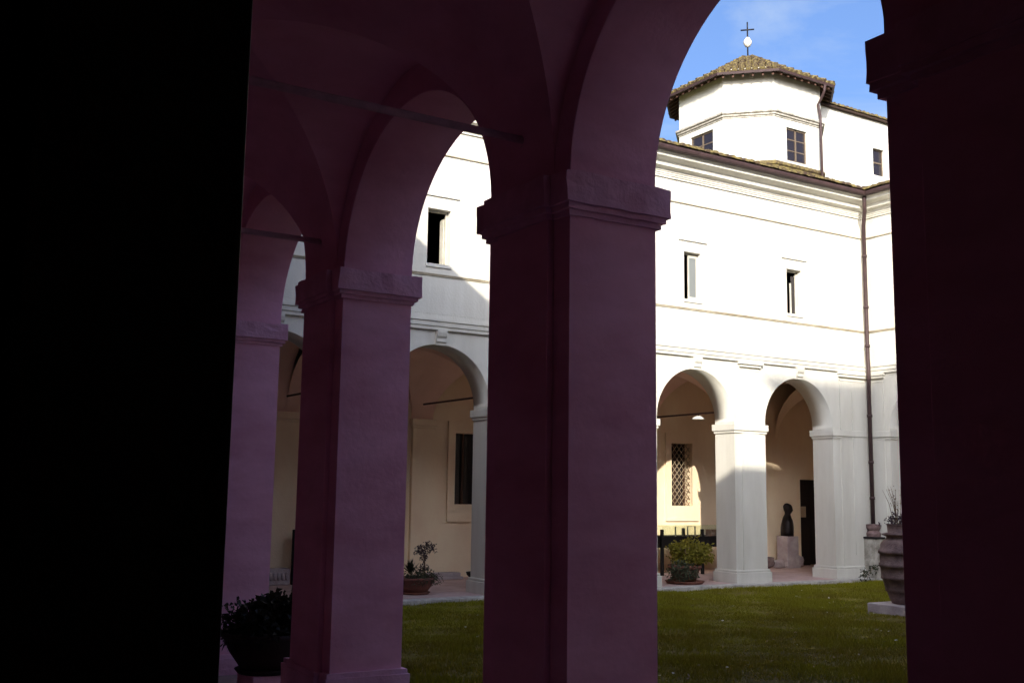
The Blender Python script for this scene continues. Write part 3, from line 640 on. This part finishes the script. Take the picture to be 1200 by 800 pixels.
# ---------------------------------------------------------------- pots and plants
def pot_profile(r, h): return [(r*.62, 0), (r*.66, .01), (r*.92, h*.72), (r, h*.80), (r*1.04, h*.84), (r*1.04, h), (r*.94, h), (r*.92, h*.9), (0.001, h*.88)]
def dome_pts(c, rx, ry, rz, n, shell=.55):
    out = []
    while len(out) < n:
        p = rng.uniform(-1, 1, 3); l = np.linalg.norm(p)
        if l > 1 or l < shell*random.random() or p[2] < -.55: continue
        k = 1 + .18*math.sin(7*p[0]+3*p[1]) + .12*math.sin(9*p[2]+5*p[1])
        out.append((c[0]+p[0]*rx*k, c[1]+p[1]*ry*k, c[2]+p[2]*rz*k))
    return out
# shrub pot on the kerb before the arch
c = (14.62, 16.75, 0)
s1 = thing('potted_shrub', c, 'yellow green bushy shrub in terracotta pot under the lit arch', 'potted plant')
q = MB(); q.lathe([(.001, .0), (.36, .0), (.40, .05), (.37, .055), (.34, .025), (.001, .025)], c, 28); q.build('saucer', 'terracotta', s1)
q = MB(); q.lathe(pot_profile(.33, .34), (c[0], c[1], .026), 28); q.build('pot', 'terracotta', s1)
q = MB()
for i in range(14):
    a = random.uniform(0, 6.28); l = random.uniform(.15, .35); q.tube([(c[0], c[1], .3), (c[0]+math.cos(a)*l*.6, c[1]+math.sin(a)*l*.6, .5), (c[0]+math.cos(a)*l, c[1]+math.sin(a)*l, .72)], .008, 4)
q.build('stems', 'twig', s1)
q = MB(); leaves(q, dome_pts((c[0]+.14, c[1]-.05, .56), .40, .40, .30, 1900)+dome_pts((c[0]-.27, c[1], .70), .14, .12, .10, 160), .075, aspect=.55, up=.3); q.build('foliage', 'leaf_yellow', s1, fix=False)
q = MB(); leaves(q, dome_pts((c[0]-.24, c[1]-.22, .24), .34, .26, .24, 800), .065, up=.1); q.build('low_foliage', 'leaf_grey', s1, fix=False)
# bowl with succulent and little tree, second gap
c = (8.62, 16.98, 0)
K2 = .76
s2 = thing('planter_bowl', c, 'wide terracotta bowl with spiky plant and small round topped shrub', 'potted plant')
q = MB(); q.lathe([(.001, .0), (.34, .0), (.38, .045), (.35, .05), (.001, .02)], c, 28); q.build('saucer', 'terracotta', s2)
q = MB(); q.lathe([(.26, 0), (.30, .02), (.40, .16), (.45, .28), (.47, .30), (.47, .35), (.42, .35), (.40, .3), (.001, .29)], (c[0], c[1], .022), 28); q.build('bowl', 'terracotta', s2)
q = MB(); leaves(q, dome_pts((c[0]+.1, c[1]-.1, .34), .48, .45, .22, 1100), .06, up=.1); q.build('trailing_foliage', 'leaf_grey', s2, fix=False)
q = MB()
for i in range(46):
    a = random.uniform(0, 6.28); t = random.uniform(.15, 1.1); L = random.uniform(.22, .36); d = Vector((math.cos(a)*math.sin(t), math.sin(a)*math.sin(t), math.cos(t))); b0 = Vector((c[0]-.16, c[1]-.1, .48)); s_ = d.cross(Vector((0,0,1))).normalized()*.022
    q.add([b0-s_, b0+s_, b0+d*L*.6+s_*.9, b0+d*L, b0+d*L*.6-s_*.9], [(0,1,2,3,4)])
q.build('spiky_leaves', 'leaf_dark', s2, fix=False)
q = MB(); q.tube([(c[0]+.24, c[1], .35), (c[0]+.26, c[1], .62), (c[0]+.24, c[1], .9)], [.022, .018, .014], 6); q.tube([(c[0]+.25, c[1], .72), (c[0]+.34, c[1], .95)], .012, 5); q.build('stem', 'twig', s2)
q = MB(); leaves(q, dome_pts((c[0]+.14, c[1], .96), .13, .13, .13, 160)+dome_pts((c[0]+.36, c[1], 1.0), .16, .15, .15, 200)+dome_pts((c[0]+.22, c[1], .80), .07, .07, .12, 60)+dome_pts((c[0]+.24, c[1], .56), .12, .1, .1, 90), .06, up=.3); q.build('crown', 'leaf_purple', s2, fix=False)
for ch in s2.children: ch.scale = (K2, K2, K2)
# dark bowl on a block, between the second and third piers
c = (3.36, 9.50, 0)
bs = MB(); bs.box(c[0]-.20, c[0]+.17, c[1]-.24, c[1]+.2, -.1, .165); bs = bs.build('plinth', 'shade_mauve_stone', bevel=.012, label='low pale block under the dark leafy bowl at lower left', cat='plinth')
s3 = thing('planter_bowl', (c[0], c[1], .165), 'dark bowl of dense leaves in shade beside the left piers', 'potted plant')
q = MB(); q.lathe([(.001, 0), (.25, 0), (.28, .035), (.26, .04), (.001, .02)], (c[0], c[1], .166), 28); q.build('saucer', 'dark_glaze', s3)
q = MB(); q.lathe([(.20, 0), (.23, .02), (.33, .16), (.38, .27), (.40, .28), (.40, .33), (.36, .33), (.35, .28), (.001, .27)], (c[0], c[1], .19), 28); q.build('bowl', 'dark_glaze', s3)
q = MB(); leaves(q, dome_pts((c[0]-.02, c[1], .56), .40, .40, .24, 2300), .065, aspect=.6, up=.3); leaves(q, dome_pts((c[0]+.12, c[1]-.1, .72), .26, .2, .14, 350), .085, aspect=.7, up=.4); q.build('foliage', 'leaf_shade', s3, fix=False)
# tall ribbed jar on a plinth at the right
c = (14.72, 11.47, 0)
pj = MB(); pj.box(c[0]-.43, c[0]+.45, c[1]-.45, c[1]+.45, -.12, .085); pj = pj.build('plinth', 'marble', bevel=.015, label='low square stone slab under the big ribbed jar on the lawn', cat='plinth')
s4 = thing('ribbed_jar', (c[0], c[1], .086), 'big ribbed terracotta jar with twigs, half hidden by right edge', 'planter jar')
prof = [(.20, 0), (.24, .01), (.28, .10), (.315, .20), (.335, .205), (.335, .245), (.34, .26), (.375, .40), (.395, .405), (.395, .45), (.39, .46), (.405, .60), (.425, .605), (.425, .66), (.405, .67), (.405, .82), (.43, .825), (.425, .88), (.40, .89), (.385, .98), (.34, 1.04), (.30, 1.06), (.29, 1.10), (.36, 1.13), (.37, 1.15), (.27, 1.17), (.28, 1.29), (.30, 1.31), (.26, 1.31), (.25, 1.24), (.001, 1.23)]
q = MB(); q.lathe([(r_, z*.965) for r_, z in prof], (c[0], c[1], .086), 40); j = q.build('jar', 'old_terracotta', s4)
q = MB(); leaves(q, dome_pts((c[0], c[1], 1.40), .30, .30, .15, 300), .065, up=.4); leaves(q, dome_pts((c[0]-.42, c[1]+.2, 1.36), .10, .10, .05, 12), .05); q.build('foliage', 'leaf_purple', s4, fix=False)
q = MB()
for i in range(9):
    a = random.uniform(0, 6.28); h = random.uniform(.25, .62); bx_ = c[0]-.14+random.uniform(-.06, .06); by_ = c[1]+.05+random.uniform(-.06, .06)
    q.tube([(bx_, by_, 1.35), (bx_+math.cos(a)*.05-.03, by_+math.sin(a)*.05, 1.35+h*.6), (bx_+math.cos(a)*.10-.10, by_+math.sin(a)*.1, 1.35+h)], [.006, .005, .003], 4)
    leaves(q, [(bx_+math.cos(a)*.05*t-.06*t*t, by_+math.sin(a)*.06*t, 1.35+h*t) for t in np.linspace(.4, 1, 6)], .035)
q.build('twigs', 'twig', s4)
# small plant in the corner of the lawn
c = (18.98, 15.85, -.07)
s5 = thing('corner_plant', c, 'small dark leafy weed at the foot of the corner pilaster', 'plant')
q = MB(); leaves(q, dome_pts((c[0], c[1], .10), .16, .12, .13, 70)+dome_pts((c[0]+.22, c[1]-.02, .22), .14, .1, .09, 40), .07, up=.5); q.build('foliage', 'leaf_dark', s5, fix=False)
q = MB(); q.tube([(c[0], c[1], -.07), (c[0]+.1, c[1], .12), (c[0]+.26, c[1], .26)], .008, 4); q.tube([(c[0], c[1], -.07), (c[0]-.06, c[1], .16)], .008, 4); q.build('stem', 'twig', s5)

# ---------------------------------------------------------------- display case in the far walk
c = (16.3, 18.75, 0)
dc = thing('display_case', c, 'black framed table showcase with glass top seen through the lit arch', 'display case')
x0, x1, y0, y1 = 15.45, 18.1, 18.45, 19.15
for x in (x0, 16.63, x1-.07):
    for y in (y0, y1-.06): q = MB(); q.box(x, x+.065, y, y+.06, 0, 1.0); q.build('leg', 'iron', dc, bevel=.004)
q = MB(); q.box(x0, x1, y0+.002, y1-.002, .60, .80); q.build('tray', 'iron', dc)
q = MB(); q.box(x0-.02, x1+.02, y0-.02, y0+.03, .80, .845); q.box(x0-.02, x1+.02, y1-.03, y1+.02, .80, .845); q.box(x0-.02, x0+.03, y0+.031, y1-.031, .80, .845); q.box(x1-.03, x1+.02, y0+.031, y1-.031, .80, .845); q.build('rim', 'iron', dc)
q = MB(); q.box(x0+.03, x1-.03, y0+.01, y0+.02, .85, 1.06); q.build('glass_panel', 'clear_glass', dc)
q = MB(); q.box(x0+.03, x1-.03, y1-.02, y1-.01, .85, 1.06); q.build('glass_panel', 'clear_glass', dc)
q = MB(); q.box(x0+.03, x1-.03, y0+.01, y1-.01, 1.061, 1.072); q.build('glass_top', 'clear_glass', dc)
for x in (16.02, 16.38, 16.60): q = MB(); q.box(x, x+.025, y0+.2, y0+.225, .80, 1.05); q.build('stand', 'weathered_stone', dc)
q = MB(); q.box(16.38, 16.625, y0+.2, y0+.225, 1.0505, 1.06); q.build('stand_bar', 'weathered_stone', dc)
q = MB(); q.box(17.1, 17.3, y0+.2, y0+.4, .80, .98); q.lathe([(.07, 0), (.1, .06), (.05, .14), (.08, .17)], (17.6, y0+.3, .80), 14); q.build('exhibit', 'terracotta', dc)
# lamp on the tie rod in the lit arch
lp = thing('hanging_lamp', (16.07, 17.9, 3.44), 'small white lamp shade hanging below the tie rod in the lit arch', 'lamp')
c = (16.72, 18.9, 3.50)
# ---------------------------------------------------------------- bust, pedestal, stone fragments
c = (20.30, 19.35, 0)
pd = MB(); pd.box(c[0]-.20, c[0]+.20, c[1]-.18, c[1]+.18, .0, .77); pd.box(c[0]-.23, c[0]+.23, c[1]-.21, c[1]+.21, -.05, .07); pd = pd.build('pedestal', 'marble', bevel=.012, label='pale marble pedestal carrying the dark bust in the far walk', cat='pedestal')
def bust(c):
    b_ = thing('bust', c, 'dark bronze bust of a draped figure on the pale pedestal', 'statue')
    bm = bmesh.new(); seg = 20
    # torso rings: (z, rx, ry, cx, cy)
    rings = [(0, .27, .19, 0, 0), (.10, .275, .20, 0, 0), (.22, .265, .195, .0, 0), (.32, .245, .18, .0, 0), (.40, .215, .16, .0, 0), (.46, .175, .135, .0, 0), (.50, .13, .115, 0, -.005), (.53, .10, .10, 0, -.01), (.56, .085, .09, 0, -.015), (.585, .085, .095, .0, -.025),
             (.61, .092, .108, .0, -.03), (.65, .105, .125, .0, -.03), (.70, .112, .135, .0, -.025), (.75, .11, .132, .0, -.015), (.79, .092, .11, .0, -.01), (.82, .058, .07, 0, -.005), (.835, .01, .01, 0, -.005)]
    prev = None
    for (z, rx, ry, cx, cy) in rings:
        rg = []
        for k in range(seg):
            t = 2*math.pi*k/seg; f = 1 + (.05*math.sin(5*t+z*9) if z < .45 else 0)
            x, y = rx*math.cos(t)*f, ry*math.sin(t)*f
            if .56 < z < .8 and math.sin(t) < -.93: y -= .012
            if .64 < z < .68 and math.sin(t) < -.93: y -= .018
            rg.append(bm.verts.new((x+cx, y+cy, z)))
        if prev:
            for k in range(seg): bm.faces.new((prev[k], prev[(k+1) % seg], rg[(k+1) % seg], rg[k])).smooth = True
        else: bm.faces.new(rg[::-1])
        prev = rg
    bm.faces.new(prev)
    for s in (-1, 1):
        bmesh.ops.create_icosphere(bm, subdivisions=2, radius=.03, matrix=Matrix.Translation((s*.105+.012, -.03, .67)) @ Matrix.Diagonal((.5, .8, 1.2, 1)))
    me = bpy.data.meshes.new('figure'); bm.to_mesh(me); bm.free(); me.materials.append(MATS['bronze'])
    o = bpy.data.objects.new('figure', me); col.objects.link(o); o.parent = b_; o.rotation_euler = (0, 0, R(50)); o.scale = (.82, .82, .98)
    return b_
bust((c[0], c[1], .771))
def rock(name, c, s, label, cat, material='marble', sub=2, seed=1, parent=None):
    bm = bmesh.new(); bmesh.ops.create_cube(bm, size=1); bmesh.ops.subdivide_edges(bm, edges=bm.edges, cuts=4, use_grid_fill=True)
    rr = random.Random(seed)
    ph = [rr.uniform(0, 6) for _ in range(6)]
    for v in bm.verts:
        p = v.co.copy(); l = p.normalized()*.62; v.co = p.lerp(l, .45)
        k = 1 + .10*math.sin(7*p.x+ph[0])*math.sin(6*p.y+ph[1]) + .08*math.sin(9*p.z+ph[2]+5*p.x)
        v.co = Vector((v.co.x*s[0]*k, v.co.y*s[1]*k, v.co.z*s[2]*k))
    lo = min(v.co.z for v in bm.verts)
    for v in bm.verts: v.co.z -= lo
    for f in bm.faces: f.smooth = True
    me = bpy.data.meshes.new(name); bm.to_mesh(me); bm.free(); me.materials.append(MATS[material])
    o = bpy.data.objects.new(name, me); col.objects.link(o); o.location = c; return tag(o, label, cat)
rock('stone_fragment', (19.55, 19.3, -.004), (.26, .2, .24), 'rounded reddish stone fragment on the floor left of the pedestal', 'stone', 'old_terracotta', seed=2)
rock('stone_fragment', (19.86, 19.22, -.004), (.22, .2, .20), 'pale broken stone block touching the foot of the pedestal', 'stone', seed=3)
rock('stone_fragment', (20.78, 19.45, -.004), (.18, .18, .24), 'shadowed stone fragment between the pedestal and the dark door', 'stone', seed=5)
# things by the back wall seen through the left gaps
rl = MB(); rl.box(6.80, 7.25, 19.40, 19.7, .0, .30); rl = rl.build('relief_block', 'marble', bevel=.015, label='low carved marble relief block by the far wall, leftmost gap', cat='stone block')
for i in range(5):
    q = MB(); q.lathe([(.001, -.06), (.05, -.05), (.06, 0), (.05, .05), (.001, .06)], (0, 0, 0), 10); T0 = (6.87+i*.078, 19.40, .16)
    q.v = [(T0[0]+x*.6, T0[1]+y*.5, T0[2]+z*1.2) for x, y, z in q.v]; q.build('rosette', 'marble', rl)
pn = MB(); pn.box(7.28, 7.90, 19.40, 19.47, 0.0, 1.02); pn = pn.build('panel', 'iron', bevel=.01, label='black upright panel standing beside the carved relief block', cat='panel')
q = MB(); q.box(7.32, 7.86, 19.385, 19.40, .05, .97); q.build('panel_face', 'dark_wood', pn)
sl = MB(); sl.box(10.1, 10.95, 19.35, 19.65, .0, .05); sl.box(10.15, 10.9, 19.38, 19.62, .05, .13); sl = sl.build('stone_slab', 'marble', bevel=.012, label='flat pale stone slab on the floor below the left walk window', cat='stone slab')
q = MB(); q.lathe([(.001, .02), (.10, .02), (.18, .10), (.20, .16), (.17, .16), (.10, .08), (.001, .06)], (11.2, 19.3, -.02), 20); q.build('stone_basin', 'iron', label='small dark stone basin on the floor beside the flat slab', cat='basin')
# the lamp
c = (16.9, 18.9, 3.42)
q = MB(); q.lathe([(.001, .075), (.06, .07), (.13, .03), (.15, 0), (.14, -.005), (.001, .03)], (lp.location.x, lp.location.y, 3.44), 20); q.build('shade', 'white_enamel', lp)
q = MB(); q.tube([(16.07, 17.9, 3.50), (16.07, 17.9, 3.545)], .012, 6); q.build('hook', 'iron', lp)

# ---------------------------------------------------------------- grass
def grass(n):
    x = rng.uniform(XA+.27, XC-.27, n*3); y = rng.uniform(YD+.27, YB-.27, n*3)
    ang = np.degrees(np.arctan2(x, y)); bare = np.sin(x*1.9+1)*np.sin(y*2.3+.5)+.6*np.sin(x*4.1+y*3.3)*np.sin(y*3.7-x*2.2); keep = (ang > 12) & (ang < 58) & (bare < rng.uniform(.35, 1.5, n*3)); x, y = x[keep][:n], y[keep][:n]; n = len(x)
    z = -0.075 + 0.018*np.sin(x*1.3+0.4)*np.cos(y*1.1) + 0.012*np.sin(x*3.1+y*2.3) - .005
    a = rng.uniform(0, 2*np.pi, n); h = rng.uniform(.02, .062, n)*(1+.45*np.sin(x*2.1)*np.sin(y*1.7+1)+.35*np.sin(x*5.3+y*2)*np.sin(y*6.1)); wd = rng.uniform(.004, .009, n); ln = rng.uniform(.005, .045, n); b_ = rng.uniform(0, 2*np.pi, n)
    V = np.zeros((n, 3, 3)); V[:, 0] = np.stack([x-wd*np.cos(a), y-wd*np.sin(a), z], 1); V[:, 1] = np.stack([x+wd*np.cos(a), y+wd*np.sin(a), z], 1); V[:, 2] = np.stack([x+ln*np.cos(b_), y+ln*np.sin(b_), z+h], 1)
    me = bpy.data.meshes.new('grass'); me.vertices.add(3*n); me.vertices.foreach_set('co', V.astype(np.float32).ravel()); me.loops.add(3*n); me.loops.foreach_set('vertex_index', np.arange(3*n, dtype=np.int32))
    me.polygons.add(n); me.polygons.foreach_set('loop_start', np.arange(0, 3*n, 3, dtype=np.int32)); me.update(calc_edges=True); me.validate()
    me.materials.append(MATS['grass_blade']); o = bpy.data.objects.new('grass', me); col.objects.link(o)
    tag(o, 'short worn grass covering the shaded courtyard lawn', 'grass', kind='stuff')
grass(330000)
q = MB()  # daisies growing in the lawn, joined in one mesh
for i in range(70):
    x, y = random.uniform(7, 17), random.uniform(6, 15.5); s = random.uniform(.010, .022); z = lawn_z(x, y)+.04; a = random.uniform(0, 3)
    q.add([(x+s*math.cos(a+t), y+s*math.sin(a+t), z+random.uniform(-.008, .008)) for t in (0, 1.26, 2.51, 3.77, 5.03)], [(0,1,2,3,4)])
q.build('lawn_daisies', 'petal', fix=False, label='scattered tiny pale daisies on the lawn', cat='flowers', kind='stuff')
q = MB()
for i in range(260):
    x, y = random.uniform(6, 18), random.uniform(5, 15.9); L = random.uniform(.02, .04); z = lawn_z(x, y)+random.uniform(.015, .045); a = random.uniform(0, 6.28); d = Vector((math.cos(a), math.sin(a), random.uniform(-.3, .4)))*L; e = Vector((-math.sin(a), math.cos(a), random.uniform(-.5, .5)))*L*.4; p = Vector((x, y, z))
    q.add([p-d, p+e, p+d, p-e], [(0,1,2),(0,2,3)])
q.build('fallen_leaves', 'twig', fix=False, label='dry brown leaves strewn over the shaded lawn', cat='leaves', kind='stuff')
